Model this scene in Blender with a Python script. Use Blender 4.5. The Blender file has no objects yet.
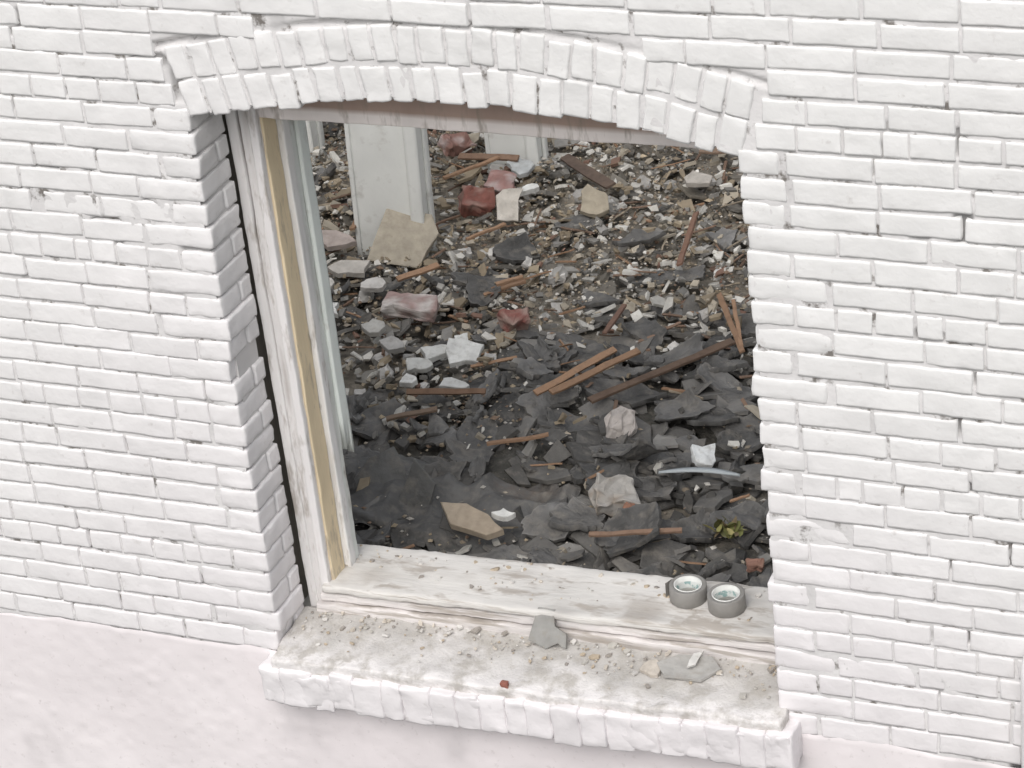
import bpy, math, random
import numpy as np
from mathutils import Vector, Matrix
rng=np.random.default_rng(7); random.seed(7)
scene=bpy.context.scene
col=scene.collection

# ------------------------------------------------------------ helpers
def vn(P,s,seed=0):
    Q=np.asarray(P,float)*s+np.array([seed*17.31+3.1,seed*5.77+1.7,seed*9.13+8.3])
    i=np.floor(Q).astype(np.int64); f=Q-i; f=f*f*(3-2*f)
    def h(a,b,c):
        n=(a*73856093)^(b*19349663)^(c*83492791)
        n=(n^(n>>13))*1274126177; n&=0xffffffff
        n=(n^(n>>16))*2246822519; n&=0xffffffff
        n=n^(n>>15)
        return (n&0xffff)/32767.5-1
    x,y,z=i[...,0],i[...,1],i[...,2]; u,v,w=f[...,0],f[...,1],f[...,2]
    def L(a,b,t): return a+(b-a)*t
    return L(L(L(h(x,y,z),h(x+1,y,z),u),L(h(x,y+1,z),h(x+1,y+1,z),u),v),
             L(L(h(x,y,z+1),h(x+1,y,z+1),u),L(h(x,y+1,z+1),h(x+1,y+1,z+1),u),v),w)
def fbm(P,s,seed=0,o=3):
    r=0;a=1;t=0
    for k in range(o):
        r=r+a*vn(P,s*2**k,seed+k);t+=a;a*=.5
    return r/t
def ss(a,b,x):
    t=np.clip((x-a)/(b-a),0,1);return t*t*(3-2*t)

class Acc:
    def __init__(s): s.v=[];s.l=[];s.c=[];s.col=[];s.n=0
    def add(s,V,L,C,color):
        V=np.asarray(V,float); s.v.append(V); s.l.append(np.asarray(L,np.int64)+s.n); s.c.append(np.asarray(C,np.int64))
        color=np.asarray(color,float)
        if color.ndim==1: color=np.tile(color[:3],(len(V),1))
        s.col.append(color); s.n+=len(V)
    def obj(s,name,mat,smooth=True,parent=None):
        V=np.concatenate(s.v);L=np.concatenate(s.l);C=np.concatenate(s.c);K=np.concatenate(s.col)
        me=bpy.data.meshes.new(name)
        me.vertices.add(len(V)); me.vertices.foreach_set('co',V.astype(np.float32).ravel())
        me.loops.add(len(L)); me.loops.foreach_set('vertex_index',L.astype(np.int32))
        me.polygons.add(len(C)); st=np.concatenate([[0],np.cumsum(C)[:-1]])
        me.polygons.foreach_set('loop_start',st.astype(np.int32)); 
        try: me.polygons.foreach_set('loop_total',C.astype(np.int32))
        except Exception: pass
        me.polygons.foreach_set('use_smooth',np.full(len(C),smooth))
        me.update(calc_edges=True); me.validate()
        a=me.color_attributes.new('Col','FLOAT_COLOR','POINT')
        a.data.foreach_set('color',np.concatenate([K,np.ones((len(K),1))],1).astype(np.float32).ravel())
        ob=bpy.data.objects.new(name,me); col.objects.link(ob); me.materials.append(mat)
        if parent: ob.parent=parent
        return ob
_T={}
def tmpl(nx,ny,nz,noback=False):
    k=(nx,ny,nz,noback)
    if k in _T: return _T[k]
    def g(n): t=np.linspace(-1,1,n+1); return .5*np.sign(t)*(1-(1-np.abs(t))**1.6)
    gs=[g(nx),g(ny),g(nz)]; pts=[];quads=[];n=0
    for ax in range(3):
        a,b=(ax+1)%3,(ax+2)%3
        for sgn in (-1,1):
            if noback and ax==1 and sgn==1: continue
            A,B=np.meshgrid(gs[a],gs[b],indexing='ij'); P=np.zeros(A.shape+(3,)); P[...,a]=A;P[...,b]=B;P[...,ax]=.5*sgn
            na,nb=A.shape; idx=np.arange(na*nb).reshape(na,nb)+n
            q=np.stack([idx[:-1,:-1],idx[1:,:-1],idx[1:,1:],idx[:-1,1:]],-1).reshape(-1,4)
            if sgn<0: q=q[:,::-1]
            quads.append(q);pts.append(P.reshape(-1,3));n+=na*nb
    P=np.concatenate(pts);Q=np.concatenate(quads)
    u,inv=np.unique(np.round(P,5),axis=0,return_inverse=True); inv=inv.ravel()
    _T[k]=(u,inv[Q]); return _T[k]
def rbox(acc,c,size,color,seg=(8,3,4),r=.006,amp=.002,s=28,R=None,seed=0,colfn=None,noback=False):
    U,Q=tmpl(*seg,noback); size=np.array(size,float); p=U*size; inner=np.maximum(size/2-r,1e-4)
    cc=np.clip(p,-inner,inner); d=p-cc; n=np.linalg.norm(d,axis=1,keepdims=True); p=cc+d/np.maximum(n,1e-9)*np.minimum(r,size.min()/2)
    if R is not None: p=p@np.array(R).T
    p=p+np.array(c)
    if amp>0:
        D=np.stack([vn(p,s,seed+1),vn(p,s,seed+2),vn(p,s,seed+3)],1)*amp+np.stack([vn(p,s*3.3,seed+4),vn(p,s*3.3,seed+5),vn(p,s*3.3,seed+6)],1)*amp*.45
        p=p+D
    if colfn is not None: color=colfn(p)
    color=np.asarray(color,float)
    acc.add(p,Q.ravel(),np.full(len(Q),4),color)
def Rm(rx=0,ry=0,rz=0):
    return np.array((Matrix.Rotation(rz,3,'Z')@Matrix.Rotation(ry,3,'Y')@Matrix.Rotation(rx,3,'X')))
def grid(acc,xs,ys,fn,colfn,keep=None):
    A,B=np.meshgrid(xs,ys,indexing='ij'); P=fn(A.ravel(),B.ravel()); na,nb=A.shape
    idx=np.arange(na*nb).reshape(na,nb)
    q=np.stack([idx[:-1,:-1],idx[1:,:-1],idx[1:,1:],idx[:-1,1:]],-1).reshape(-1,4)
    if keep is not None:
        ca=(A[:-1,:-1]+A[1:,1:]).ravel()/2; cb=(B[:-1,:-1]+B[1:,1:]).ravel()/2; q=q[keep(ca,cb)]
    acc.add(P,q.ravel(),np.full(len(q),4),colfn(P))

# ------------------------------------------------------------ materials
def mat(name,rough=.7,bump=.3,bscale=120,mottle=.15,mscale=9,dirt=None,dirt_amt=0,dscale=30,spec=.3,hi=(.55,.75),base=None,bdist=.002,stretch=None):
    m=bpy.data.materials.new(name); m.use_nodes=True; nt=m.node_tree; N=nt.nodes; Lk=nt.links
    b=N['Principled BSDF']; b.inputs['Roughness'].default_value=rough; b.inputs['Specular IOR Level'].default_value=spec
    tc=N.new('ShaderNodeTexCoord')
    if base is None:
        at=N.new('ShaderNodeAttribute'); at.attribute_name='Col'; src=at.outputs['Color']
    else:
        rg=N.new('ShaderNodeRGB'); rg.outputs[0].default_value=(*base,1); src=rg.outputs[0]
    vec=tc.outputs['Object']
    if stretch:
        mp=N.new('ShaderNodeMapping'); mp.inputs['Scale'].default_value=stretch; Lk.new(vec,mp.inputs['Vector']); vec=mp.outputs[0]
    n1=N.new('ShaderNodeTexNoise'); n1.inputs['Scale'].default_value=mscale; n1.inputs['Detail'].default_value=3; Lk.new(vec,n1.inputs['Vector'])
    mr=N.new('ShaderNodeMapRange'); mr.inputs[1].default_value=.3;mr.inputs[2].default_value=.7;mr.inputs[3].default_value=1-mottle;mr.inputs[4].default_value=1+mottle*.35
    Lk.new(n1.outputs['Fac'],mr.inputs[0])
    mx=N.new('ShaderNodeMix'); mx.data_type='RGBA'; mx.blend_type='MULTIPLY'; mx.inputs[0].default_value=1
    Lk.new(src,mx.inputs[6]); Lk.new(mr.outputs[0],mx.inputs[7]); out=mx.outputs[2]
    if dirt:
        n2=N.new('ShaderNodeTexNoise'); n2.inputs['Scale'].default_value=dscale; n2.inputs['Detail'].default_value=4; n2.inputs['Roughness'].default_value=.65
        Lk.new(vec,n2.inputs['Vector'])
        r2=N.new('ShaderNodeMapRange'); r2.inputs[1].default_value=hi[0]; r2.inputs[2].default_value=hi[1]; r2.inputs[3].default_value=0; r2.inputs[4].default_value=dirt_amt
        Lk.new(n2.outputs['Fac'],r2.inputs[0])
        m2=N.new('ShaderNodeMix'); m2.data_type='RGBA'; Lk.new(r2.outputs[0],m2.inputs[0]); Lk.new(out,m2.inputs[6]); m2.inputs[7].default_value=(*dirt,1); out=m2.outputs[2]
    Lk.new(out,b.inputs['Base Color'])
    n3=N.new('ShaderNodeTexNoise'); n3.inputs['Scale'].default_value=bscale; n3.inputs['Detail'].default_value=3; Lk.new(vec,n3.inputs['Vector'])
    bp=N.new('ShaderNodeBump'); bp.inputs['Strength'].default_value=bump; bp.inputs['Distance'].default_value=bdist
    Lk.new(n3.outputs['Fac'],bp.inputs['Height']); Lk.new(bp.outputs[0],b.inputs['Normal'])
    return m
M_paint=mat('white_painted_brick',.7,.6,55,.06,9,dirt=(.47,.44,.42),dirt_amt=.5,dscale=26,hi=(.62,.76),bdist=.0025)
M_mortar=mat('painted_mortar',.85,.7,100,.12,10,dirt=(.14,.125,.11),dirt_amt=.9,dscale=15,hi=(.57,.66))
M_stucco=mat('pink_stucco',.75,.35,50,.08,3,dirt=(.50,.46,.45),dirt_amt=.55,dscale=45,hi=(.60,.76))
M_wood=mat('weathered_white_wood',.7,.5,70,.12,8,dirt=(.28,.24,.20),dirt_amt=.7,dscale=16,hi=(.54,.68),stretch=(1.6,1.6,.35))
M_col=mat('column_paint',.7,.4,60,.08,6,dirt=(.40,.37,.33),dirt_amt=.5,dscale=9,hi=(.58,.74))
M_sillw=mat('peeling_sill_paint',.75,.9,40,.15,6,dirt=(.36,.32,.28),dirt_amt=.75,dscale=11,hi=(.53,.62),stretch=(.35,1.3,5),bdist=.003)
M_conc=mat('dusty_sill',.9,.9,120,.15,14,dirt=(.40,.375,.34),dirt_amt=.75,dscale=15,hi=(.46,.62),bdist=.003)
M_slate=mat('slate',.75,.9,45,.28,12,dirt=(.28,.255,.22),dirt_amt=.6,dscale=20,hi=(.50,.76),spec=.3,bdist=.006)
M_debris=mat('debris',.85,.6,120,.2,25,dirt=(.22,.19,.15),dirt_amt=.4,dscale=40,hi=(.5,.75))
M_lath=mat('lath_wood',.8,.5,150,.3,30,dirt=(.12,.085,.06),dirt_amt=.6,dscale=30,hi=(.48,.72))
M_gravel=mat('gravel',.9,.5,200,.2,40)
M_soil=mat('rubble_bed',.95,1.0,90,.35,40,dirt=(.24,.215,.175),dirt_amt=.5,dscale=60,hi=(.52,.7),bdist=.006)
M_plast=mat('interior_plaster',.85,.4,40,.15,3,dirt=(.3,.27,.23),dirt_amt=.6,dscale=5)

bld=bpy.data.objects.new('brick_building',None); col.objects.link(bld)

# ------------------------------------------------------------ wall geometry
W=1.462; ZS=1.60; XC=W/2; RI=3.01; ZC=1.692-RI; HA=math.asin(XC/RI); RO=RI+.204; RE=RO+.009
X0,X1,ZB,ZT=-3.2,4.2,-.03,2.166
CH=.0665
def paintcol(p,v=1.0):
    t=ss(.2,1.0,.5+.35*vn(p,.8,90)-(p[:,2]-.8)*.28+(p[:,0]-.5)*.07)[:,None]
    a=np.array([.785,.78,.77]);b=np.array([.775,.745,.755])
    e=ss(.25,.7,fbm(p,11,93))[:,None]*.08
    return (a*(1-t)+b*t)*v*(1-e)
acc=Acc()
sd=0
def brick(c,size,seg=(8,2,4),R=None,v=None,r=None,amp=.0016,acc_=None):
    global sd; sd=(sd+1)%997
    v=rng.normal(1,.018) if v is None else v
    rbox(acc_ or acc,c,size,None,seg=seg,r=r or rng.uniform(.0016,.0034),amp=amp,s=38,R=R,seed=sd%60,colfn=lambda p:paintcol(p,min(v,1.04)),noback=True)
nc=int((ZT-ZB)/CH)
for k in range(nc):
    z0=ZB+k*CH; zc=z0+CH/2
    zt=z0+CH*.55
    if zc<ZS: ex=(0,W)
    else:
        h=zt-ZC
        if h<RE:
            hw=min(math.sqrt(max(RE*RE-(zc-ZC)**2,0)),math.tan(HA+.005)*(zc-ZC)+.004); ex=(XC-hw,XC+hw)
        else: ex=None
    if ex: segs=[(X0,ex[0],'R'),(ex[1],X1,'L')]
    else: segs=[(X0,X1,None)]
    header=(k%7==4)
    for a,b,edge in segs:
        L0=.102 if header else .206
        xs=[];x=0;first=True;tot=b-a
        off=(0 if k%2 else .5)
        while x<tot-.03:
            L=L0*rng.uniform(.90,1.08)
            if rng.random()<.14: L*=rng.uniform(.45,.75)
            if first and edge and off: L=.102*rng.uniform(.95,1.1)
            if first and not edge: L=L0*rng.uniform(.3,1)
            if tot-x-L<.05: L=tot-x
            xs.append((x,L,first));x+=L;first=False
        rowy=rng.normal(0,.0004)
        for (x,L,fst) in xs:
            if edge=='R': cx=b-x-L/2
            else: cx=a+x+L/2
            gap=rng.uniform(.003,.010)
            H=CH-rng.uniform(.0035,.0095)
            dy=rng.normal(0,.0006)+rowy
            wob=.006*vn(np.array([[cx,k*.15,0.]]),2.2,77)[0]+rng.normal(0,.0015)
            near=(-1.3<cx<2.4 and zc<2.2)
            seg=(12,1,5) if near else (4,1,2)
            if fst and edge and zc<ZS:
                ej=rng.normal(0,.005); s=(1 if edge=='R' else -1)
                two=(k%2==0)
                D=.160 if not two else .10
                brick((cx+s*(gap/2+ej),-.0005+D/2+dy,zc+wob),(L-gap*.4,D,H),seg=(8,12 if not two else 8,5),R=Rm(0,rng.normal(0,.008),0),r=.006,amp=.003)
                if two:
                    brick((b-.04+.003 if edge=='R' else a+.037, .105+.028,zc+wob),(.08,.054,H-.002),seg=(3,5,4))
            else:
                D=.05
                brick((cx,-.0005+D/2+dy,zc+wob),(L-gap,D,H),seg=seg,R=Rm(rng.normal(0,.008),rng.normal(0,.008),rng.normal(0,.004)))
# arch rings
for ring in range(2):
    n=23 if ring==0 else 24
    r0=RI+(.0 if ring==0 else .103); hgt=.101
    edges=np.linspace(-HA,HA,n+1); edges[1:-1]+=rng.normal(0,.0012,n-1)
    for i in range(n):
        th=(edges[i]+edges[i+1])/2; wa=edges[i+1]-edges[i]
        rc=r0+hgt/2+rng.normal(0,.004)
        c=(XC+rc*math.sin(th),.0560+rng.normal(0,.0010),ZC+rc*math.cos(th))
        wd=wa*rc-rng.uniform(.004,.011)
        brick(c,(wd,.11,hgt-rng.uniform(.003,.012)),seg=(5,5,7),R=Rm(rng.normal(0,.01),th+rng.normal(0,.03),0),amp=.0028,r=.003)
acc.obj('painted_brick_courses',M_paint,parent=bld)

# mortar sheet, painted almost flush
def inopen(x,z,m=.0):
    return ((x>-m)&(x<W+m)&(z>ZB-.2)&(((z<ZS))|(((x-XC)**2+(z-ZC)**2)<(RI+m)**2)))
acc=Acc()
def mort(A,B):
    P=np.stack([A,np.zeros_like(A),B],1)
    pit=ss(.38,.60,vn(P,19,17))*ss(-.25,.4,vn(P,1.6,18))
    r=np.hypot(P[:,0]-XC,P[:,2]-ZC); th=np.abs(np.arctan2(P[:,0]-XC,P[:,2]-ZC))
    ina=((r>RI-.01)&(r<RO)&(th<HA+.01))*1.0
    P[:,1]=.0022+.0014*fbm(P,26,11)+.0022*ss(.1,.6,vn(P,3,14))+.014*pit+.002*ina
    P[:,1]+=.030*np.exp(-((r-RO-.004)/.007)**2)*(np.abs(P[:,0]-XC)<.85)*ss(-.5,-.1,vn(P,4,19))
    return P
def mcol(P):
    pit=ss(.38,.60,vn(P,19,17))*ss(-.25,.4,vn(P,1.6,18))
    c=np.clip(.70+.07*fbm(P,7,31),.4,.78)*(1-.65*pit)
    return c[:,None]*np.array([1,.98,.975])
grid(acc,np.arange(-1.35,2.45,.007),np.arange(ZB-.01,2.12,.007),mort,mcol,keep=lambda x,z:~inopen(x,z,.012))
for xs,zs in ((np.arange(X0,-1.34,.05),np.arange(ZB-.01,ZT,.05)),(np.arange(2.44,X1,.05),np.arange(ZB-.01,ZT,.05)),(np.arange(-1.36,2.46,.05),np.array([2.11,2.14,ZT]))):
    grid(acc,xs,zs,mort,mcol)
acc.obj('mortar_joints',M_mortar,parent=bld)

# wall body (backing masonry)
acc=Acc()
def blk(x0,x1,y0,y1,z0,z1,c=(.5,.49,.46)):
    P=np.array([(x,y,z) for x in(x0,x1) for y in(y0,y1) for z in(z0,z1)],float)
    F=[0,1,3,2, 4,6,7,5, 0,4,5,1, 2,3,7,6, 0,2,6,4, 1,5,7,3]
    acc.add(P,F,[4]*6,c)
blk(X0,-.006,.036,.150,-3.6,ZT,(.66,.645,.64)); blk(W+.006,X1,.036,.150,-3.6,ZT,(.66,.645,.64))
blk(X0,-.03,.153,.42,-3.6,ZT,(.25,.23,.2)); blk(W+.01,X1,.153,.42,-3.6,ZT)  # left backing coloured dark so the gap beside the frame looks shaded
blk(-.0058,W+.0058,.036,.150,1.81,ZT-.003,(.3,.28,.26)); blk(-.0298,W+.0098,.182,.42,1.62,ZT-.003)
blk(-.0058,W+.0058,.022,.149,-3.6,-.06); blk(-.0298,W+.0098,.153,.42,-3.6,.005)
blk(X0+.01,X1-.01,5.6,5.8,-3.6,1.4); blk(X0,X0+.2,.423,5.597,-3.6,1.5); blk(X1-.2,X1,.423,5.597,-3.6,1.5)
acc.obj('wall_core',M_plast,smooth=False,parent=bld)

# stucco
acc=Acc()
def st(A,B):
    P=np.stack([A,np.zeros_like(A),B],1)
    n=fbm(P,5,41)
    P[:,1]=-.003+.003*n+.0014*vn(P,40,44)
    edge=ss(ZB-.02,ZB+.004,B)
    P[:,2]+=.020*fbm(P,9,47)*edge+.004
    P[:,1]+=.006*ss(ZB-.006,ZB+.006,B)
    return P
def scol(P):
    a=np.array([.79,.75,.755]);b=np.array([.765,.71,.72]);t=(.5+.5*fbm(P,1.7,50))[:,None]
    e=ss(.1,.6,fbm(P*np.array([1,1,.6]),7,53,4))[:,None]*.15
    return (a*(1-t)+b*t)*(1-e)
zz=np.concatenate([np.arange(-.75,ZB+.007,.008)])
grid(acc,np.arange(-1.35,2.45,.01),zz,st,scol)
grid(acc,np.arange(X0,-1.339,.05),np.array([-3.6,-.74,-.4,-.1,ZB]),lambda A,B:np.stack([A,A*0-.002,B],1),scol)
grid(acc,np.arange(2.439,X1,.05),np.array([-3.6,-.74,-.4,-.1,ZB]),lambda A,B:np.stack([A,A*0-.002,B],1),scol)
grid(acc,np.arange(-1.36,2.46,.05),np.array([-3.6,-2,-.74]),lambda A,B:np.stack([A,A*0-.002,B],1),scol)
acc.obj('pink_stucco_base',M_stucco,parent=bld)

# ------------------------------------------------------------ exterior sill
tz=lambda x:.032*x
acc=Acc()
n=21
ed=np.linspace(-.035,1.52,n+1); ed[1:-1]+=rng.normal(0,.006,n-1)
for i in range(n):
    x=(ed[i]+ed[i+1])/2; w=ed[i+1]-ed[i]
    brick((x,.012+rng.normal(0,.0025),-.092+tz(x)+rng.normal(0,.002)),(w+.001,.18,.112+rng.normal(0,.003)),seg=(6,8,8),R=Rm(rng.normal(0,.02),rng.normal(0,.02)-.03,0),v=rng.normal(.97,.015),r=.006,amp=.005)
rbox(acc,(.743,.0175,-.092+tz(.743)),(1.545,.185,.10),None,seg=(160,4,12),r=.006,amp=.006,s=22,R=Rm(0,-.032,0),seed=9,colfn=lambda p:paintcol(p,.93))
acc.obj('brick_sill_course',M_paint,parent=bld)
acc=Acc()
def slabtop(P):
    d=ss(-.3,.4,fbm(P,9,61)+.35*(P[:,1]-.02)/.1)[:,None]
    w=np.array([.75,.725,.715]);g=np.array([.52,.50,.475])
    f=ss(-.045,-.01,P[:,1]+.016*vn(P,20,66))[:,None]*ss(-.035,-.01,P[:,2]-tz(P[:,0]))[:,None]
    return w*(1-f*(.4+.6*d))+g*f*(.4+.6*d)
Ra=Rm(.13,-.032,0)
rbox(acc,(.742,.055,-.0155+tz(.742)),(1.49,.235,.05),None,seg=(170,26,6),r=.009,amp=.005,s=19,R=Ra,seed=5,colfn=slabtop)
acc.obj('sill_wash',M_conc,parent=bld)

# ------------------------------------------------------------ timber window frame
def wcol(base,amt=.5,seed=0,st=(1,1,1),dk=(.30,.265,.23),stain=None):
    base=np.array(base)
    def f(p):
        q=p*np.array(st); n=ss(.15,.6,fbm(q,14,seed,4))[:,None]*amt
        c=base*(1-n)+np.array(dk)*n
        if stain is not None:
            s_=ss(1,.2,np.hypot((p[:,0]-stain[0])/stain[2],(p[:,1]-stain[1])/stain[3])+.5*fbm(p,30,3))[:,None]*.5
            c=c*(1-s_)+np.array([.36,.34,.32])*s_
        return c
    return f
acc=Acc()
RS=Rm(0,-.032,0)
def horiz(z,h,y0,y1,x0,x1,base,amt,seed,r=.004,amp=.003,stain=None):
    L=x1-x0;xc=(x0+x1)/2
    rbox(acc,(xc,(y0+y1)/2,z+tz(xc)),(L,y1-y0,h),None,seg=(150,12,6),r=r,amp=amp,s=16,R=RS,seed=seed,colfn=wcol(base,amt,seed,(.3,1,4),(.36,.32,.28),stain))
horiz(.030,.036,.150,.26,.045,1.475,(.70,.665,.65),.75,3)
horiz(.0635,.024,.163,.30,.06,1.475,(.77,.735,.72),.6,4)
horiz(.0955,.024,.152,.385,.07,1.475,(.68,.66,.63),.6,6,.007,.004,stain=(.80,.17,.07,.035))
horiz(.080,.010,.170,.30,.06,1.475,(.26,.22,.19),.5,7,.003)
acc.obj('timber_sill',M_sillw,parent=bld)
acc=Acc()
def vert(x0,x1,y0,y1,z0,z1,base,amt,seed,r=.003,lean=0,amp=.0018,dk=(.34,.30,.27)):
    rbox(acc,((x0+x1)/2,(y0+y1)/2,(z0+z1)/2),(x1-x0,y1-y0,z1-z0),None,seg=(6,6,120),r=r,amp=amp,s=14,R=Rm(0,lean,0),seed=seed,colfn=wcol(base,amt,seed,(3,3,.3),dk))
ZF=1.63
vert(.007,.036,.172,.30,.02,ZF,(.76,.74,.73),.5,11,lean=-.009)
vert(.036,.062,.178,.30,.03,ZF,(.72,.70,.69),.55,12,lean=-.002)
vert(.0635,.088,.170,.30,.03,ZF,(.78,.76,.755),.4,13)
vert(.086,.0955,.192,.262,.10,ZF,(.74,.62,.43),.2,14,r=.002,dk=(.5,.38,.22))
vert(.086,.112,.265,.300,.10,ZF,(.78,.77,.755),.35,15)
vert(.084,.108,.3025,.330,.10,ZF,(.72,.74,.71),.25,17)
vert(W-.022,W+.004,.18,.30,.12,1.5,(.68,.66,.64),.5,16)
# head
rbox(acc,(.66,.245,1.575),(1.24,.11,.084),None,seg=(100,6,8),r=.004,amp=.003,s=12,seed=21,colfn=lambda p:np.where((p[:,2]+.008*vn(p,15,4)<1.566)[:,None],np.array([.83,.77,.74]),np.array([.42,.31,.26])))  # upper part coloured brown as the shadow gap below the arch
rbox(acc,(.70,.30,1.66),(1.40,.10,.09),None,seg=(60,3,4),r=.005,amp=.004,s=12,seed=22,colfn=wcol((.3,.2,.15),.5,2))
acc.obj('window_frame',M_wood,parent=bld)
# plaster lining, broken at its lower end
acc=Acc()
def lin(A,B):
    P=np.stack([.1085+0*A,A,B],1); P[:,0]+=.002*fbm(P,8,71)
    low=(B<.55); jag=.045*vn(np.stack([A,A,A],1),60,73)+.03*vn(np.stack([A,A,A],1),140,74)
    P[:,2]+=low*jag
    return P
ys=np.linspace(.331,.375,9)
grid(acc,ys,np.concatenate([[.47],np.linspace(.56,1.62,50)]),lin,lambda P:np.tile([.76,.80,.765],(len(P),1)))
lo=acc.obj('plaster_lining',M_col,parent=bld)
so=lo.modifiers.new('s','SOLIDIFY');so.thickness=.02;so.offset=0

# ------------------------------------------------------------ columns
def column(name,x,y,w,d,h,rz,lean,z0=-.24,seed=0):
    acc=Acc(); e=bpy.data.objects.new(name,None); col.objects.link(e)
    base=(.83,.84,.81)
    cf=wcol(base,.18,seed,(2,2,.5),(.50,.48,.43))
    rbox(acc,(0,0,h/2),(w,d,h),None,seg=(10,5,80),r=.004,amp=.002,s=8,seed=seed,colfn=cf)
    rbox(acc,(w/2-.02,-d/2-.008,h/2),(.05,.016,h),None,seg=(3,2,60),r=.003,amp=.001,s=8,seed=seed+1,colfn=cf)
    rbox(acc,(-w/2+.006,-d/2-.004,h/2),(.018,.008,h),None,seg=(3,2,60),r=.003,amp=.001,s=8,seed=seed+2,colfn=cf)
    rbox(acc,(w/2+.007,d/2-.02,h/2),(.014,.04,h),None,seg=(2,3,60),r=.003,amp=.001,s=8,seed=seed+3,colfn=cf)
    acc.obj('boarded_shaft',M_col,parent=e)
    e.location=(x,y,z0); e.rotation_euler=(0,lean,rz)
column('wooden_column',-.885,2.70,.265,.10,2.3,.15,.035,seed=5)
column('wooden_column',-.680,3.42,.205,.10,2.2,.12,.0,z0=-.20,seed=15)
column('wooden_column',-1.64,3.45,.14,.10,2.1,.1,.0,seed=25)

# ------------------------------------------------------------ rubble
def gz(x,y):
    P=np.stack([np.atleast_1d(x),np.atleast_1d(y),np.zeros_like(np.atleast_1d(x),dtype=float)],1).astype(float)
    return -.20+.035*fbm(P,2.2,81,2)+.02*ss(-.2,.5,vn(P,1.1,85))+.018*vn(P,4.5,86)
acc=Acc()
def gs(A,B):
    z=gz(A,B); P=np.stack([A,B,z],1); P[:,2]+=.012*fbm(P,14,87)+.005*vn(P,70,88)
    return P
def gcol(P):
    dust=ss(-.2,.4,fbm(P,2.5,91)+.6*ss(1.8,2.9,P[:,1])-.1+.3*ss(-.1,-.5,P[:,0]))[:,None]
    return np.array([.11,.105,.093])*(1-dust)+np.array([.30,.27,.225])*dust
grid(acc,np.arange(-2.6,1.9,.016),np.arange(.42,4.6,.016),gs,gcol)
grid(acc,np.arange(-3.0,4.05,.05),np.arange(.42,5.65,.05),lambda A,B:gs(A,B)-np.array([0,0,.035]),gcol)
acc.obj('rubble_ground',M_soil)

def slab(acc,c,rx,ry,th,color,rz=0,tilt=(0,0),n=9,jag=.22,warp=.004,seed=0,outline=None):
    if outline is None:
        an=np.sort((np.arange(n)+rng.uniform(-.33,.33,n))*2*np.pi/n)
        rr=1+rng.uniform(-jag,jag,n)
        k=(np.abs(np.cos(an))**3+np.abs(np.sin(an))**3)**(-1/3)
        o=np.stack([np.cos(an)*k*rr*rx,np.sin(an)*k*rr*ry],1)
    else: o=np.array(outline,float); n=len(o)
    m=np.roll(o,-1,0); mid=(o+m)/2+rng.normal(0,.04*min(rx,ry),(n,2)); q=np.empty((2*n,2)); q[0::2]=o;q[1::2]=mid; n2=2*n
    V=[np.c_[q,np.full(n2,-th/2)],np.c_[q+rng.normal(0,.02*min(rx,ry),q.shape),np.full(n2,th/2*.8)],np.c_[q*.96,np.full(n2,th/2)],np.c_[q*.62,np.full(n2,th/2)],np.c_[q*.3,np.full(n2,th/2)]]
    V=np.concatenate(V+[np.array([[0,0,th/2]]),np.array([[0,0,-th/2]])])
    V[:,2]+=warp*fbm(np.c_[V[:,:2],np.zeros(len(V))]+seed*3.7,14,5)*1.5
    L=[];C=[]
    idx=np.arange(n2);nx=(idx+1)%n2
    for r in range(4):
        a=r*n2+idx;b=r*n2+nx;c2=(r+1)*n2+nx;d=(r+1)*n2+idx
        L.append(np.stack([a,b,c2,d],1).ravel());C.append(np.full(n2,4))
    L.append(np.stack([4*n2+idx,4*n2+nx,np.full(n2,5*n2)],1).ravel());C.append(np.full(n2,3))
    L.append(np.stack([nx,idx,np.full(n2,5*n2+1)],1).ravel());C.append(np.full(n2,3))
    V=V@Rm(tilt[0],tilt[1],rz).T+np.array(c)
    acc.add(V,np.concatenate(L),np.concatenate(C),color)

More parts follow.
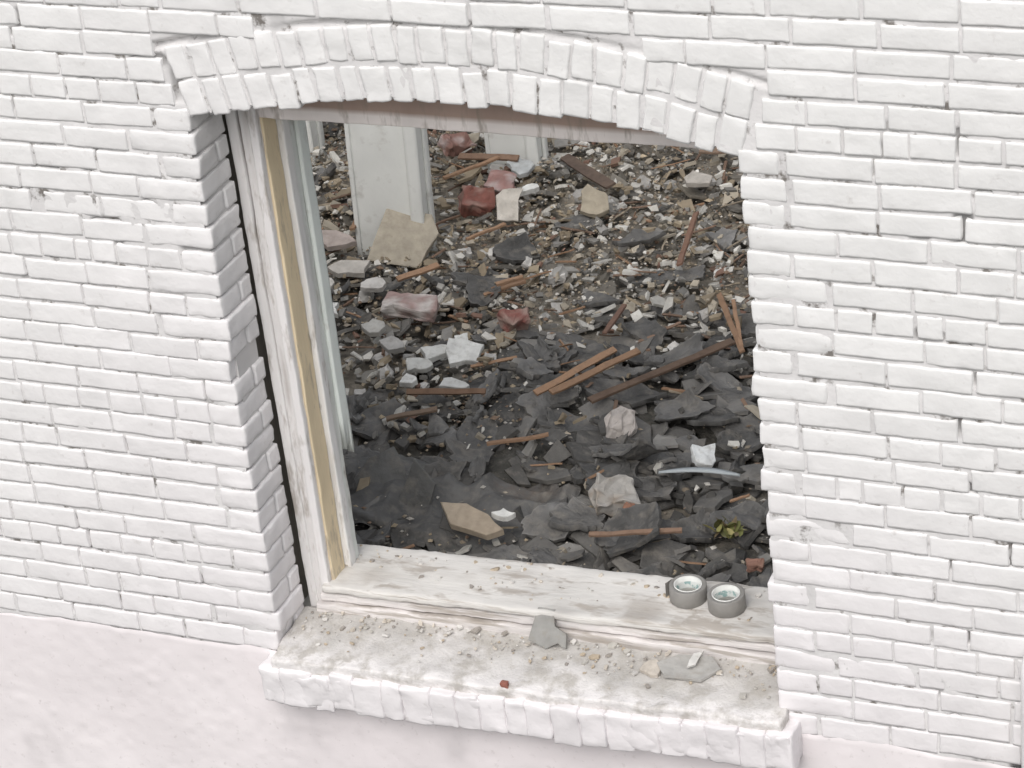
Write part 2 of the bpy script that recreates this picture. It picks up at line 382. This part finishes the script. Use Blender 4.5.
def crumple(acc,c,rx,ry,th,g,rz=0,tilt=(0,0),curl=.02,jag=.25,ns=34):
    """torn, bent, angular piece of old roofing felt"""
    off=rng.uniform(0,50,3)
    m_=rng.integers(4,8); va=(np.arange(m_)+rng.uniform(-.32,.32,m_))*2*np.pi/m_
    kk=(np.abs(np.cos(va))**3+np.abs(np.sin(va))**3)**(-1/3); vr=kk*(1+rng.uniform(-jag,jag,m_)*1.3)
    poly=np.c_[np.cos(va)*vr,np.sin(va)*vr]
    u=np.arange(ns)/ns*m_; i0=np.floor(u).astype(int)%m_; f=(u%1)[:,None]
    ol=poly[i0]*(1-f)+poly[(i0+1)%m_]*f
    nrm=ol/np.linalg.norm(ol,axis=1,keepdims=True)
    ol=ol+nrm*(.045*rng.normal(0,1,(ns,1))+.05*vn(np.c_[ol*2.5,u*0]+off,2,3)[:,None])
    rs=np.array([0,.2,.4,.6,.78,.92,1.0])
    def surf(zoff):
        V=np.concatenate([np.zeros((1,3))]+[np.c_[ol[:,0]*r*rx,ol[:,1]*r*ry,np.zeros(ns)] for r in rs[1:]])
        nx=V[:,0]/rx; ny=V[:,1]/ry
        a1=off[0]; dirv=nx*math.cos(a1)+ny*math.sin(a1)
        fo=nx*math.cos(a1+1.2)+ny*math.sin(a1+1.2)-.2
        V[:,2]=curl*dirv**2*np.sign(math.sin(off[1]*3)+.55)+min(rx,.1)*.16*fbm(np.c_[nx,ny,nx*0]+off,1.6,5,3)+np.maximum(fo,0)*rx*.35*math.sin(off[2])+.004*vn(V+off,45,6)+zoff
        return V
    T=surf(th/2); Bm=surf(-th/2)
    Bm[-ns:,:2]*=1+.04*rng.normal(0,1,(ns,1))
    V=np.concatenate([T,Bm]); m=len(T); idx=np.arange(ns); nxx=(idx+1)%ns
    L=[];C=[]
    for o,fl in ((0,False),(m,True)):
        t=np.stack([np.full(ns,o),o+1+idx,o+1+nxx],1)
        if fl:t=t[:,::-1]
        L.append(t.ravel());C.append(np.full(ns,3))
        for r in range(len(rs)-2):
            q=np.stack([o+1+r*ns+idx,o+1+(r+1)*ns+idx,o+1+(r+1)*ns+nxx,o+1+r*ns+nxx],1)
            if fl:q=q[:,::-1]
            L.append(q.ravel());C.append(np.full(ns,4))
    e=1+(len(rs)-2)*ns
    q=np.stack([e+idx,m+e+idx,m+e+nxx,e+nxx],1); L.append(q.ravel());C.append(np.full(ns,4))
    V=V@Rm(tilt[0],tilt[1],rz).T+np.array(c)
    K=np.tile(np.array([g,g*.98,g*.945]),(len(V),1))*(1+.35*fbm(V,25,8)[:,None])
    K[e:e+ns]*=1.3; K[m+e:]*=.8
    acc.add(V,np.concatenate(L),np.concatenate(C),K)

S=Acc()
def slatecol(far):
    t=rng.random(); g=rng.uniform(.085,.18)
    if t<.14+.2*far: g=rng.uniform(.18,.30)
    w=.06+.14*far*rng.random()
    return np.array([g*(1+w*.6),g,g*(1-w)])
n=2000
xs=rng.uniform(-2.2,1.5,n);ys_=rng.uniform(.45,4.2,n)
for x,y in zip(xs,ys_):
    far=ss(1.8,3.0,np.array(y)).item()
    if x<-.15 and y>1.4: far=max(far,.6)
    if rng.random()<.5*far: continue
    sz=rng.gamma(3,.015)*(1.2-.45*far)+.012
    sz=min(sz,.10); z=gz(x,y)[0]+rng.uniform(.005,.055)
    ta=.38 if sz<.08 else .24
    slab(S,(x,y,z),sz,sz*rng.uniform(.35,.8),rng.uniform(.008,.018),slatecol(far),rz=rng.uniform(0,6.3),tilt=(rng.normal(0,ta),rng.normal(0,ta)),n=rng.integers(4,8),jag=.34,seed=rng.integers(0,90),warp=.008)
F=Acc()
for i in range(480):
    x=rng.uniform(-1.6,1.5);y=rng.uniform(.5,3.9)
    far=ss(1.7,2.8,np.array(y)).item()
    if x<-.15 and y>1.4: far=max(far,.7)
    if rng.random()<.72*far: continue
    sz=rng.uniform(.035,.12)*(1-.35*far); z=gz(x,y)[0]+rng.uniform(.02,.09)
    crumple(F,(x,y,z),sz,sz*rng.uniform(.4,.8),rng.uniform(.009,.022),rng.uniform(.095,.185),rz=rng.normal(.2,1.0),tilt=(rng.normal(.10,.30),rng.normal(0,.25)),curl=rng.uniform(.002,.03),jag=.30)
big=[(.52,1.33,.21,.075,.12,.15,0,.06),(.23,1.55,.19,.08,-.05,.12,.05,.065),(.69,1.85,.11,.06,.2,.15,0,.07),(.17,1.99,.15,.08,.1,.1,0,.06),
(-.30,1.13,.09,.09,.9,.5,.5,.08),(-.41,2.44,.12,.06,.5,.25,.1,.055),(.34,2.92,.06,.06,.3,.35,0,.10),(.05,2.39,.08,.04,.3,.2,0,.08),
(-.37,2.66,.09,.06,.8,.3,0,.05),(.42,.97,.085,.075,.2,.35,.1,.10),(.97,1.1,.10,.05,.6,.2,0,.07),(.70,1.67,.12,.05,.1,.1,.1,.06),(.65,1.22,.12,.06,.3,.2,0,.065),
(.90,1.38,.10,.04,.4,.2,0,.10),(-.1,1.75,.12,.08,.3,.1,0,.055),(.0,1.95,.13,.07,.3,.1,0,.06),(.35,1.75,.13,.06,.2,.15,.1,.06),(.5,2.1,.1,.05,.6,.2,0,.065),(.6,2.3,.09,.05,0,.2,0,.07),
(.2,2.6,.1,.05,.3,.2,.1,.06),(.0,2.85,.1,.05,.6,.2,0,.07),(-.25,2.95,.1,.06,.2,.2,0,.065),(-.35,1.4,.11,.07,.7,.2,0,.07),(.75,1.0,.09,.06,.5,.2,0,.08),(1.05,.8,.08,.05,.1,.2,0,.06),(.35,.78,.1,.05,.1,.1,0,.08),(.12,1.72,.1,.06,.9,.2,0,.055)]
for i,(x,y,a,b,rz,tx,ty,g) in enumerate(big):
    crumple(F,(x,y,-.135+abs(tx)*b*.5),a,b,.018,g*2.0,rz=rz,tilt=(tx,ty),curl=.02,jag=.2)
slab(F,(-.17,1.03,-.08),.09,.1,.012,(.17,.17,.165),rz=.2,tilt=(1.0,.25),outline=[(-.10,-.06),(.04,-.09),(.09,.0),(.02,.1),(-.05,.05)])
slab(F,(-.02,.97,-.08),.07,.1,.010,(.15,.15,.145),rz=-.1,tilt=(1.05,.1),outline=[(-.03,.10),(-.06,-.07),(.05,-.08),(.06,.04)])
S.obj('slate_rubble',M_slate,smooth=False)
F.obj('torn_roofing_felt',M_slate,smooth=False)
# roofing felt sheet
acc=Acc()
def felt(A,B):
    x=-.42+A*.80+.06*B; y=.82+B*.40-.03*A
    P=np.stack([x,y,np.zeros_like(x)],1)
    e=np.minimum(np.minimum(A,1-A),np.minimum(B,1-B))
    P[:,0]+=(.05*vn(P,9,101)+.02*vn(P,40,105))*(e<.02); P[:,1]+=(.05*vn(P,8,102)+.02*vn(P,40,106))*(e<.02)
    P[:,2]=gz(x,y)+.055+.05*fbm(P,4.5,103)+.022*(1-np.abs(vn(P,8,104))*2)+.010*np.abs(vn(P,24,110))+.003*vn(P,60,109)-.03*ss(.06,0,e)
    return P
def fcol(P):
    g=.14+.035*fbm(P,9,107); 
    r=ss(1,.35,np.hypot((P[:,0]-.27)/.16,(P[:,1]-1.17)/.10)+.4*fbm(P,14,2))*.5*(.5+.5*vn(P,90,3))
    return g[:,None]*(1-r[:,None])*np.array([1,.985,.95])+r[:,None]*np.array([.17,.12,.085])
grid(acc,np.linspace(0,1,130),np.linspace(0,1,80),felt,fcol)
acc.obj('roofing_felt_sheet',M_slate)

# plaster chips, stones
D=Acc()
def lump(acc,c,size,color,rz=0,amp=.25,seed=0,seg=(5,5,4),tilt=0,mix=None):
    m=min(size)
    def cf(p):
        C=np.tile(np.array(color,float),(len(p),1))
        if mix is not None:
            t=ss(-.1,.25,fbm(p,18,seed+9))[:,None]; C=C*(1-t)+np.array(mix)*t
        return C
    rbox(acc,c,size,None,seg=seg,r=m*.12,amp=m*amp*.8,s=1.2/m,R=Rm(tilt,tilt*.6,rz),seed=seed,colfn=cf)
def chipcol():
    t=rng.random()
    if t<.32: b=np.array([.66,.64,.59])
    elif t<.56: b=np.array([.45,.40,.32])
    elif t<.78: b=np.array([.34,.28,.20])
    elif t<.965: b=np.array([.28,.27,.25])
    else: b=np.array([.26,.16,.12])
    return b*rng.uniform(.7,1.15)
for i in range(8600):
    x=rng.uniform(-2.0,1.45);y=rng.uniform(.5,4.1)
    w=.11+.8*ss(1.8,2.6,np.array(y)).item()
    if x<-.12 and y>1.35: w=1.0
    if rng.random()>w: continue
    sz=rng.gamma(1.9,.0070)+.004; sz=min(sz,.055)
    z=gz(x,y)[0]+rng.uniform(.02,.09)
    slab(D,(x,y,z),sz,sz*rng.uniform(.3,.9),rng.uniform(.004,.016),chipcol(),rz=rng.uniform(0,6.3),tilt=(rng.normal(0,.4),rng.normal(0,.4)),n=rng.integers(4,6),jag=.35,seed=i%90,warp=.002)
wh=(.76,.76,.73)
for i in range(90):
    x=rng.uniform(-1.2,.0) if i%3 else rng.uniform(-.2,1.1); y=rng.uniform(1.45,3.6)
    s=rng.uniform(.02,.05); g=rng.uniform(.35,.72)
    lump(D,(x,y,gz(x,y)[0]+rng.uniform(.04,.07)),(s*1.3,s,s*.7),(g,g*.97,g*.92),rz=rng.uniform(0,6),seed=i%40,tilt=rng.uniform(-.6,.6),amp=.4,seg=(3,3,2))
for (x,y,a,b,rz,t,c) in [(-.22,1.83,.065,.05,.3,.3,wh),(-.33,1.83,.05,.035,.8,.1,(.66,.66,.63)),(-.35,1.72,.04,.03,.2,.3,(.6,.6,.57)),(-.33,1.62,.035,.025,0,.2,wh),(-.18,1.63,.05,.02,.1,.2,(.66,.66,.64)),
  (-.27,1.9,.03,.03,.5,.4,wh),(-.51,2.95,.045,.07,.3,.9,(.62,.58,.52)),(-.61,3.28,.05,.04,.4,.2,(.5,.52,.52)),(-.5,3.1,.04,.02,.9,.2,wh),(.30,.90,.03,.02,.2,.2,wh),(.79,1.36,.04,.035,.8,.5,(.78,.8,.8)),(.76,1.38,.02,.03,.2,-.4,(.74,.76,.76)),
  (-.9,2.35,.06,.04,.3,.2,(.5,.47,.43)),(-.95,2.2,.06,.04,.6,.2,(.62,.6,.56)),(-1.05,2.55,.08,.04,.2,.2,(.42,.36,.33)),(-.21,3.03,.06,.07,.4,.35,(.40,.35,.27)),(.1,3.3,.05,.03,.4,.2,(.45,.42,.38)),(-.75,2.25,.05,.03,.4,.2,(.6,.58,.55)),
  (-.85,2.05,.05,.03,.2,.2,wh),(-.95,2.75,.05,.03,.9,.2,wh),(-.62,1.95,.04,.03,.2,.2,(.5,.49,.46)),(-.5,1.85,.04,.03,.2,.3,(.45,.44,.42))]:
    slab(D,(x,y,-.085+.03*t),a,b,.020,c,rz=rz,tilt=(t,t*.3),n=8,jag=.38,warp=.010)
slab(D,(-.80,2.60,-.07),.1,.1,.022,(.43,.385,.31),rz=.25,tilt=(.75,.15),outline=[(-.12,-.10),(.08,-.11),(.13,.03),(.10,.10),(-.07,.12)])
slab(D,(.21,.86,-.085),.11,.04,.025,(.42,.35,.27),rz=-.12,tilt=(.25,.05),outline=[(-.12,.03),(-.05,-.04),(.08,-.045),(.12,-.01),(.05,.03),(-.04,.05)])
lump(D,(.46,1.49,-.08),(.10,.07,.07),(.50,.46,.43),rz=.4,seed=3,tilt=.3,amp=.4,seg=(7,6,5))
lump(D,(.60,1.08,-.08),(.13,.12,.07),(.46,.44,.41),rz=.5,seed=8,tilt=.4,mix=(.34,.29,.24),amp=.4,seg=(7,6,5))
D.obj('plaster_debris',M_debris,smooth=False)
# bricks
BR=Acc(); red=(.24,.10,.08); pk=(.50,.41,.39)
for (x,y,s,rz,t,c,m,sd2) in [(-.66,2.97,(.12,.10,.07),.6,.5,red,(.32,.20,.17),4),(-.63,3.14,(.10,.09,.06),.2,.3,(.35,.20,.18),pk,5),(-.56,2.13,(.19,.10,.06),.15,.1,(.38,.27,.25),(.58,.54,.51),7),(-.15,2.10,(.09,.08,.07),.9,.6,(.29,.12,.10),(.40,.28,.24),9),(-.95,3.45,(.14,.08,.06),1.2,.5,(.32,.18,.15),pk,12),(.66,1.03,(.04,.03,.03),.2,.3,(.3,.16,.11),None,2),(1.13,.82,(.05,.03,.03),.2,.3,(.3,.17,.13),None,2)]:
    lump(BR,(x,y,-.085),s,c,rz=rz,seed=sd2,tilt=t,mix=m,seg=(9,8,7),amp=.26)
BR.obj('broken_bricks',M_debris,smooth=False)

# laths
LA=Acc()
def lath(p0,p1,w=.026,t=.009,c=(.30,.135,.065),h=(.035,.035),seed=0):
    p0=np.array([*p0,-.155+h[0]]);p1=np.array([*p1,-.155+h[1]]); d=p1-p0; L=np.linalg.norm(d); ex=d/L
    ey=np.cross([0,0,1],ex); ey/=np.linalg.norm(ey); ez=np.cross(ex,ey); a=rng.normal(0,.3)
    ey2=ey*math.cos(a)+ez*math.sin(a); ez2=np.cross(ex,ey2); R=np.stack([ex,ey2,ez2],1)
    rbox(LA,(p0+p1)/2,(L,w,t),np.array(c)*rng.uniform(.8,1.15),seg=(12,3,2),r=.0015,amp=.003,s=15,R=R,seed=seed)
O=(.37,.23,.145);Bd=(.19,.13,.095)
for i,a in enumerate([((.13,1.60),(.29,1.92),.024,O),((.18,1.61),(.37,1.93),.024,O),((.32,1.59),(.66,2.05),.03,Bd),((.50,2.38),(.71,1.99),.02,O),((.56,2.35),(.70,2.02),.014,O),((.29,2.57),(.22,2.96),.022,(.24,.14,.10)),
  ((.10,1.26),(.28,1.34),.016,O),((-.30,1.52),(-.03,1.56),.02,(.24,.15,.10)),((-.29,1.34),(-.14,1.42),.02,(.26,.19,.14)),((.21,2.03),(.21,2.23),.018,(.2,.12,.09)),((-.45,3.36),(-.17,3.12),.045,(.17,.125,.10)),((-.87,3.30),(-.62,3.30),.03,(.25,.16,.11)),
  ((.61,.83),(.88,.90),.016,(.26,.17,.12)),((-.67,2.27),(-.56,2.39),.026,O),((.05,3.50),(.20,3.51),.035,(.27,.19,.14)),((-.30,2.30),(-.22,2.36),.02,O),((-.27,2.27),(-.2,2.33),.02,O),((-.55,2.62),(-.45,2.75),.02,O),((.6,2.45),(.75,2.3),.012,(.25,.2,.15)),((-1.1,3.0),(-1.0,2.6),.02,O),((-.85,3.1),(-.7,3.3),.02,O)]):
    lath(a[0],a[1],a[2],.010,a[3],h=(.095,.105),seed=i)
for i in range(700):
    x=rng.uniform(-2.0,1.4);y=rng.uniform(.55,4.1)
    if y<1.7 and rng.random()<.75: continue
    L=rng.gamma(2.6,.030)+.02; th=rng.normal(.7,1.0)
    zz0=gz(x,y)[0]+.155+rng.uniform(.03,.09)
    t=rng.random(); c=O if t<.3 else ((.24,.16,.115) if t<.6 else Bd if t<.8 else (.40,.34,.26))
    lath((x-L/2*math.cos(th),y-L/2*math.sin(th)),(x+L/2*math.cos(th),y+L/2*math.sin(th)),rng.uniform(.004,.013),rng.uniform(.003,.008),c,h=(zz0,zz0+rng.normal(0,.016)),seed=i%50)
LA.obj('wood_lath_debris',M_lath,smooth=False)

# gravel crumbs
G=Acc()
O8=np.array([(1,0,0),(0,1,0),(-1,0,0),(0,-1,0),(0,0,1),(0,0,-1)],float); F8=np.array([0,1,4,1,2,4,2,3,4,3,0,4,1,0,5,2,1,5,3,2,5,0,3,5])
N=30000
gx=rng.uniform(-2.0,1.45,N);gy=rng.uniform(.42,4.1,N)
P=np.c_[gx,gy,np.zeros(N)]
dn=.12+.9*ss(-.15,.45,fbm(P,2.6,120)+.6*ss(1.9,2.7,gy)+.25*ss(-.1,-.4,gx)-.2)
k=rng.random(N)<dn; gx=gx[k];gy=gy[k];z=gz(gx,gy)+rng.uniform(.01,.08,len(gx))
pal=np.array([[.40,.35,.28],[.30,.25,.19],[.58,.55,.50],[.20,.19,.165],[.16,.15,.135],[.28,.20,.145],[.46,.38,.27]])
for i in range(len(gx)):
    s=rng.gamma(2.5,.0016)+.0018
    V=O8*np.array([s*rng.uniform(.7,1.6),s*rng.uniform(.7,1.3),s*.7])*rng.uniform(.7,1.3,(6,1)); a=rng.uniform(0,6.3);ca,sa=math.cos(a),math.sin(a)
    V=np.c_[V[:,0]*ca-V[:,1]*sa,V[:,0]*sa+V[:,1]*ca,V[:,2]]+(gx[i],gy[i],z[i])
    G.add(V,F8,[3]*8,pal[rng.integers(0,7)]*rng.uniform(.7,1.2))
G.obj('gravel',M_gravel,smooth=False)

# ------------------------------------------------------------ debris on the sills
SD=Acc()
def slabz(x,y): return .013+tz(x)+.13*(y-.055)
for i in range(420):
    x=rng.uniform(.03,1.43)
    if rng.random()<.68: y=rng.beta(3,1.3)*.19-.04; z=slabz(x,y)+.001
    else: y=.17+rng.beta(2.2,1.0)*.205; z=.107+tz(x)+.001
    s=rng.gamma(2,.0015)+.0012
    if i%23==0: s=rng.uniform(.008,.015)
    c=[(.50,.42,.32),(.52,.50,.46),(.66,.64,.61),(.36,.33,.30),(.6,.55,.48)][rng.integers(0,5)]
    slab(SD,(x,y,z+s*.2),s,s*rng.uniform(.5,.9),s*.5+.001,c,rz=rng.uniform(0,6),tilt=(rng.normal(0,.2),rng.normal(0,.2)),n=5,warp=0)
lump(SD,(.71,-.052,.024),(.020,.016,.014),(.30,.12,.09),seed=2)
slab(SD,(.775,.135,.088),.05,.04,.008,(.30,.295,.28),tilt=(.95,.08),rz=-.1,outline=[(-.055,-.045),(.0,-.055),(.03,-.03),(.058,-.04),(.05,.0),(.01,.012),(.0,.055),(-.05,.05)])
slab(SD,(1.19,.09,slabz(1.19,.09)+.01),.08,.045,.008,(.42,.41,.39),tilt=(.13,0),rz=.1,outline=[(-.09,.0),(-.06,-.045),(.04,-.05),(.085,.0),(.05,.045),(-.04,.04)])
slab(SD,(1.20,.10,slabz(1.2,.1)+.026),.03,.02,.008,(.74,.73,.70),tilt=(.2,.2),rz=.5,outline=[(-.025,-.03),(.0,-.02),(.03,.03),(.0,.02)])
slab(SD,(1.09,.07,slabz(1.09,.07)+.008),.03,.025,.012,(.55,.5,.44),tilt=(.2,0))
SD.obj('sill_rubble',M_debris,smooth=False)

# ------------------------------------------------------------ tape rolls
def lathe(name,prof,mat_,parent,n=64,closed=True,colr=(.5,.5,.5)):
    V=[];L=[];C=[];m=len(prof)
    for i in range(n):
        a=2*math.pi*i/n
        for r,z in prof: V.append((r*math.cos(a),r*math.sin(a),z))
    for i in range(n):
        j=(i+1)%n
        for k in range(m if closed else m-1):
            k2=(k+1)%m; L+= [i*m+k,j*m+k,j*m+k2,i*m+k2]; C.append(4)
    a=Acc(); a.add(V,L,C,colr); return a.obj(name,mat_,parent=parent)
M_tape=mat('grey_cloth_tape',.5,.2,200,.12,30,base=(.26,.25,.235),spec=.4)
M_core=mat('card_core',.8,.1,100,.15,25,base=(.74,.745,.72))
M_lab=mat('printed_label',.7,.05,100,.1,30,base=(.32,.46,.45),dirt=(.72,.74,.72),dirt_amt=.95,dscale=55,hi=(.44,.50))
def tape(x,y,rx,ry,rz,h=.048,ro=.051,ri=.0385):
    e=bpy.data.objects.new('duct_tape_roll',None); col.objects.link(e)
    r=.0018
    lathe('tape_windings',[(ri,.001),(ro-r,0),(ro,r),(ro+.0004,h*.5),(ro,h-r),(ro-r,h),(ri,h-.001)],M_tape,e)
    lathe('card_core',[(ri-.003,.0005),(ri-.0002,.0005),(ri-.0002,h+.0008),(ri-.003,h+.0008)],M_core,e)
    lathe('core_label',[(ri-.0034,h*.25),(ri-.0034,h*.68)],M_lab,e,closed=False)
    a=Acc(); V=[]
    for i in range(10):
        an=.0+i*.05; rr=ro+.0012+.00012*i*i
        V+=[(rr*math.cos(an),rr*math.sin(an),.001),(rr*math.cos(an),rr*math.sin(an),h-.001)]
    L=[];C=[]
    for i in range(9): L+=[2*i,2*i+2,2*i+3,2*i+1];C.append(4)
    a.add(V,L,C,(.2,.2,.2)); a.obj('tape_end',M_tape,parent=e)
    e.location=(x,y,.1095+tz(x)); e.rotation_euler=(rx,ry,rz)
tape(1.125,.285,0,-.03,2.9); tape(1.243,.262,.0,-.03,1.3)

# plastic strip
a=Acc()
t=np.linspace(0,1,24); V=[];L=[];C=[]
for i,u in enumerate(t):
    x=.70+u*.25; y=1.20+.012*math.sin(u*2.6)+.03*u; z=-.052+.010*math.sin(u*3.1); w=.013*(math.sin(math.pi*min(max(u,.04),.96))**.4)
    V+=[(x,y-w,z),(x,y-w*.3,z+.006),(x,y+w,z+.003)]
for i in range(23):
    for k in range(2): L+=[3*i+k,3*i+3+k,3*i+4+k,3*i+1+k];C.append(4)
a.add(V,L,C,(.44,.48,.50)); po=a.obj('plastic_strip',mat('pale_plastic',.5,.05,50,.15,15,spec=.4)); sm=po.modifiers.new('s','SOLIDIFY'); sm.thickness=.002

# leaves
a=Acc()
for i in range(28):
    cx=1.0+rng.normal(0,.028);cy=.95+rng.normal(0,.016);cz=-.065+rng.uniform(0,.035); L_=rng.uniform(.015,.036); w=L_*.5; an=rng.uniform(0,6.3); R=Rm(rng.normal(0,.6),rng.normal(0,.6),an)
    P=np.array([(-1,0,0),(-.5,-.8,.1),(-.5,0,-.05),(-.5,.8,.1),(.2,-.9,.12),(.2,0,-.03),(.2,.9,.12),(1,0,-.2)])*np.array([L_,w,L_*.5])
    P=P@R.T+(cx,cy,cz)
    c=[(.33,.31,.11),(.21,.22,.08),(.42,.38,.17),(.15,.15,.06),(.22,.17,.10)][i%5]
    a.add(P,[0,1,2,0,2,3,1,4,5,2,2,5,6,3,4,7,5,5,7,6],[3,3,4,4,3,3],c)
a.obj('wilted_leaf_sprig',mat('wilted_leaf',.6,.2,100,.3,40))

# painted pipe at the right
a=Acc(); V=[];L=[];C=[]
pts=[(2.142,-.045,z) for z in np.linspace(-3.5,.27,30)]+[(2.142,-.035,.305),(2.142,-.01,.33),(2.142,.03,.335)]
n=16
for i,p in enumerate(pts):
    for j in range(n):
        an=2*math.pi*j/n; r=.032
        if i<30: V.append((p[0]+r*math.cos(an),p[1]+r*math.sin(an),p[2]))
        else:
            q=(i-29)/3*1.4; V.append((p[0]+r*math.cos(an),p[1]+r*math.sin(an)*math.cos(q),p[2]-r*math.sin(an)*math.sin(q)))
for i in range(len(pts)-1):
    for j in range(n):
        j2=(j+1)%n; L+=[i*n+j,i*n+j2,(i+1)*n+j2,(i+1)*n+j];C.append(4)
V=np.array(V); V+=np.stack([vn(V,30,1),vn(V,30,2),V[:,0]*0],1)*.003
a.add(V,L,C,(.78,.76,.76)); a.obj('drain_pipe',M_paint)

# ground
a=Acc(); a.add([(-300,-300,-3.6),(300,-300,-3.6),(300,300,-3.6),(-300,300,-3.6)],[0,1,2,3],[4],(.12,.12,.115)); a.obj('ground',mat('asphalt',.9,.4,60,.2,2))

# ------------------------------------------------------------ light, sky, camera
w=bpy.data.worlds.new('World'); scene.world=w; w.use_nodes=True; nt=w.node_tree
sky=nt.nodes.new('ShaderNodeTexSky'); sky.sky_type='NISHITA'; sky.sun_disc=False
el=math.radians(50); sdir=Vector((.05,-1.0,0)).normalized()
sky.sun_elevation=el; sky.sun_rotation=math.atan2(sdir.x,sdir.y); sky.dust_density=4; sky.air_density=1.2; sky.ozone_density=1
hs=nt.nodes.new('ShaderNodeHueSaturation'); hs.inputs['Saturation'].default_value=.3
nt.links.new(sky.outputs[0],hs.inputs['Color']); nt.links.new(hs.outputs[0],nt.nodes['Background'].inputs[0]); nt.nodes['Background'].inputs[1].default_value=.15
sl=bpy.data.lights.new('sun','SUN'); sl.energy=1.3; sl.angle=math.radians(60); sl.color=(1,.98,.965)
so=bpy.data.objects.new('sun',sl); col.objects.link(so)
dv=Vector((sdir.x*math.cos(el),sdir.y*math.cos(el),math.sin(el))); so.rotation_euler=dv.to_track_quat('Z','Y').to_euler()
cam=bpy.data.cameras.new('camera'); co=bpy.data.objects.new('camera',cam); col.objects.link(co)
cam.sensor_width=36; cam.lens=96.54; cam.clip_end=1000
r=Vector((.92116,.37582,-.10110));dn_=Vector((.10005,-.47973,-.87170));fw=Vector((-.37610,.79286,-.47950))
Mx=Matrix((r,-dn_,-fw)).transposed().to_4x4(); Mx.translation=(3.42203,-5.50942,4.26436)
co.matrix_world=Mx
scene.camera=co
scene.view_settings.view_transform='Standard'; scene.view_settings.look='None'; scene.view_settings.exposure=0
